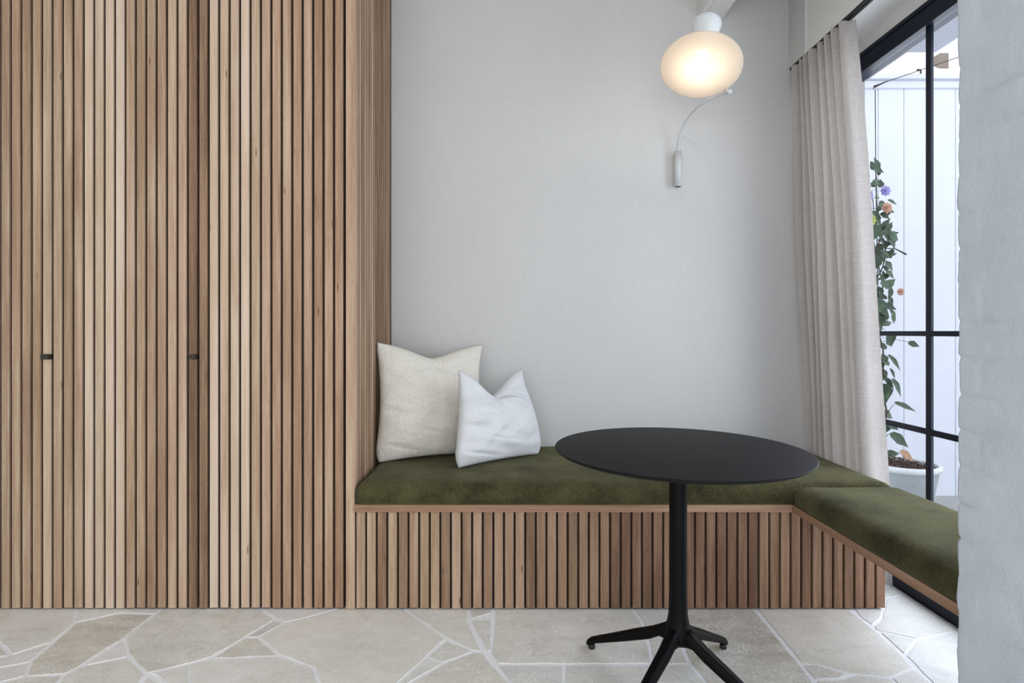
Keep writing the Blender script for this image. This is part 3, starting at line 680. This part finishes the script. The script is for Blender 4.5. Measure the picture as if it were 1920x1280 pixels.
def leg(ang):
    d = Vector((math.cos(ang), math.sin(ang), 0)); s = Vector((-d.y, d.x, 0)); o = Vector((TX, TY, 0)); bm = bmesh.new()
    st_ = [(0.006, 0.185, 0.140, 0.022), (0.035, 0.200, 0.148, 0.0215), (0.055, 0.186, 0.150, 0.020), (0.09, 0.164, 0.126, 0.0185), (0.16, 0.128, 0.092, 0.0165), (0.24, 0.084, 0.055, 0.015), (0.30, 0.052, 0.028, 0.014), (0.325, 0.038, 0.012, 0.0135), (0.336, 0.028, 0.007, 0.011), (0.341, 0.020, 0.010, 0.007)]
    rings = []
    for r, zt, zb, hw in st_:
        rr = []
        for k_ in range(16):
            a = 2*PI*k_/16; cx = math.copysign(abs(math.cos(a))**0.6, math.cos(a)); cz = math.copysign(abs(math.sin(a))**0.6, math.sin(a))
            hw2 = hw*(1-0.18*cz)
            rr.append(bm.verts.new(o+d*r+s*hw2*cx+Vector((0, 0, (zt+zb)/2+(zt-zb)/2*cz))))
        rings.append(rr)
    for a, b in zip(rings, rings[1:]):
        for k_ in range(16): bm.faces.new((a[k_], a[(k_+1) % 16], b[(k_+1) % 16], b[k_])).smooth = True
    bm.faces.new(rings[0][::-1]); bm.faces.new(rings[-1]); bmesh.ops.recalc_face_normals(bm, faces=bm.faces[:])
    l = obj('leg', bm, M['black_metal'], tb_)
    bm = bmesh.new(); lathe(bm, [(0, 0.0005), (0.011, 0.0005), (0.012, 0.003), (0.011, 0.016), (0, 0.016)], 16, Matrix.Translation(o+d*0.322)); obj('foot_pad', bm, M['track'], l, True)
for a in (45, 135, 225, 315): leg(math.radians(a))

# ------------------------------------------------------------------ wall lamp
la = thing('wall_lamp', 'white curved-arm wall lamp with glowing opal disc shade', 'lamp', at(1271, 318, YW-0.03))
B = at(1271, 318, 2.885); zt = at(1271, 284, 2.885).z; zb = at(1271, 350, 2.885).z
bm = bmesh.new(); tube(bm, [(B.x, B.y, zb), (B.x, B.y, zt)], 0.0185, 24); obj('wall_bracket', bm, M['lamp_grey'], la)
bm = bmesh.new(); tube(bm, [(B.x, B.y, zb+0.03), (B.x, YW-0.001, zb+0.03)], 0.008, 10); obj('wall_fixing', bm, M['lamp_grey'], la); bm = bmesh.new(); tube(bm, [(B.x, B.y, zt-0.03), (B.x, YW-0.001, zt-0.03)], 0.008, 10); obj('wall_fixing', bm, M['lamp_grey'], la)
bm = bmesh.new(); tube(bm, [(B.x, B.y, zb-0.0006), (B.x, B.y, zb+0.0005)], 0.0145, 20); obj('tube_end_cap', bm, M['track'], la)
K = at(1366, 172, 2.44)
arm = bez([(B.x, B.y, zt-0.02), at(1273, 266, 2.87), at(1280, 240, 2.84), at(1294, 216, 2.76), at(1315, 196, 2.64), at(1340, 183, 2.53), K], 8)
bm = bmesh.new(); tube(bm, arm, 0.0048, 10); obj('arm', bm, M['lamp_grey'], la)
Cn = Vector((0.8503, 2.40, 2.2417)); nv = Vector((0.2379, 0.3783, 0.8946)).normalized()
bm = bmesh.new(); tube(bm, [K-(arm[-1]-arm[-3]).normalized()*0.012, K+(arm[-1]-arm[-3]).normalized()*0.012], 0.009, 14)
stem_top = Cn+nv*0.075; tube(bm, bez([K, K+Vector((-.01, .05, .06)), Cn+nv*0.11+Vector((.06, .02, 0)), stem_top+nv*0.03], 6), 0.0045, 8); obj('arm_joint', bm, M['lamp_grey'], la, True)
Q = nv.to_track_quat('Z', 'Y').to_matrix().to_4x4(); ML = Matrix.Translation(Cn) @ Q
r = 0.1711
bm = bmesh.new(); lathe(bm, [(0, -0.018), (0.06, -0.0165), (0.12, -0.010), (r-0.006, -0.001), (r, 0.002), (r-0.002, 0.006), (r-0.008, 0.0045), (0.12, -0.003), (0.06, -0.0095), (0, -0.011)], 96, ML); obj('shade', bm, M['opal'], la, True)
bm = bmesh.new(); lathe(bm, [(0.028, 0.072), (0.026, 0.09), (0.027, 0.12), (0.034, 0.16), (0.050, 0.21), (0.062, 0.245), (0.065, 0.262), (0.062, 0.268), (0.0, 0.268)], 48, ML); lathe(bm, [(0.026, 0.072), (0.024, 0.09), (0.0, 0.10)], 48, ML); obj('lamp_holder', bm, M['lamp_white'], la, True)
bm = bmesh.new(); lathe(bm, [(0, 0.034), (0.012, 0.037), (0.021, 0.048), (0.023, 0.06), (0.018, 0.074), (0.012, 0.09), (0.0, 0.092)], 24, ML); obj('bulb', bm, M['bulb'], la, True)

# ------------------------------------------------------------------ curtain and track
bm = bmesh.new(); box(bm, (XB+0.001, 1.34, 2.470), (XB+0.031, YW-0.004, 2.4815), 0.001); box(bm, (XB+0.012, 1.34, 2.466), (XB+0.020, YW-0.004, 2.4705)); tag(obj('curtain_track', bm, M['track']), 'black ceiling-fixed curtain track above the tall window', 'curtain track')
cu = thing('linen_curtain', 'floor-length pale linen curtain drawn to the wall corner', 'curtain', (1.58, 2.7, 0.01))
def curtain():
    bm = bmesh.new(); nu, nv_ = 330, 110; g = []
    NF = 8.0
    for j in range(nv_+1):
        t_ = j/nv_; z = 0.012+(2.4695-0.012)*(1-t_); row = []    # t 0 top
        y0 = 2.435-0.09*t_**1.3-0.02*math.sin(t_*5); y1 = 2.895
        for i in range(nu+1):
            s = i/nu; ph = 2*PI*NF*(s+0.012*math.sin(s*9)+0.012*t_*math.sin(s*5+t_*3)); amp = 0.027+0.018*t_+0.022*min(1, .25+t_)*noise.noise(Vector((s*6, t_*2, 0)))
            lx = 1.532+0.012*(1-abs(1-2*s))*0
            xc = 1.513+0.080*min(1, t_*1.2)+0.02*t_*(1-s)
            w_ = amp*math.cos(ph)+0.006*math.sin(2.3*ph+1+t_*2)+0.008*t_*noise.noise(Vector((s*14, t_*3, 5)))
            y = y0+(y1-y0)*s+0.35*amp*math.sin(2*ph)*0.5*min(1, .4+t_)
            if z < 0.53: pass
            row.append(bm.verts.new((xc+w_, y, z)))
        g.append(row)
    for a, b in zip(g, g[1:]):
        for i in range(nu): bm.faces.new((a[i], a[i+1], b[i+1], b[i])).smooth = True
    return obj('curtain_panel', bm, M['curtain'], cu)
curtain()
for i in range(9):
    bm = bmesh.new(); y = 2.46+i*0.052; tube(bm, [(XB+0.016, y, 2.468), (XB+0.010, y, 2.461), (XB+0.003, y, 2.452)], 0.0035, 6); obj('curtain_glider', bm, M['track'], cu)
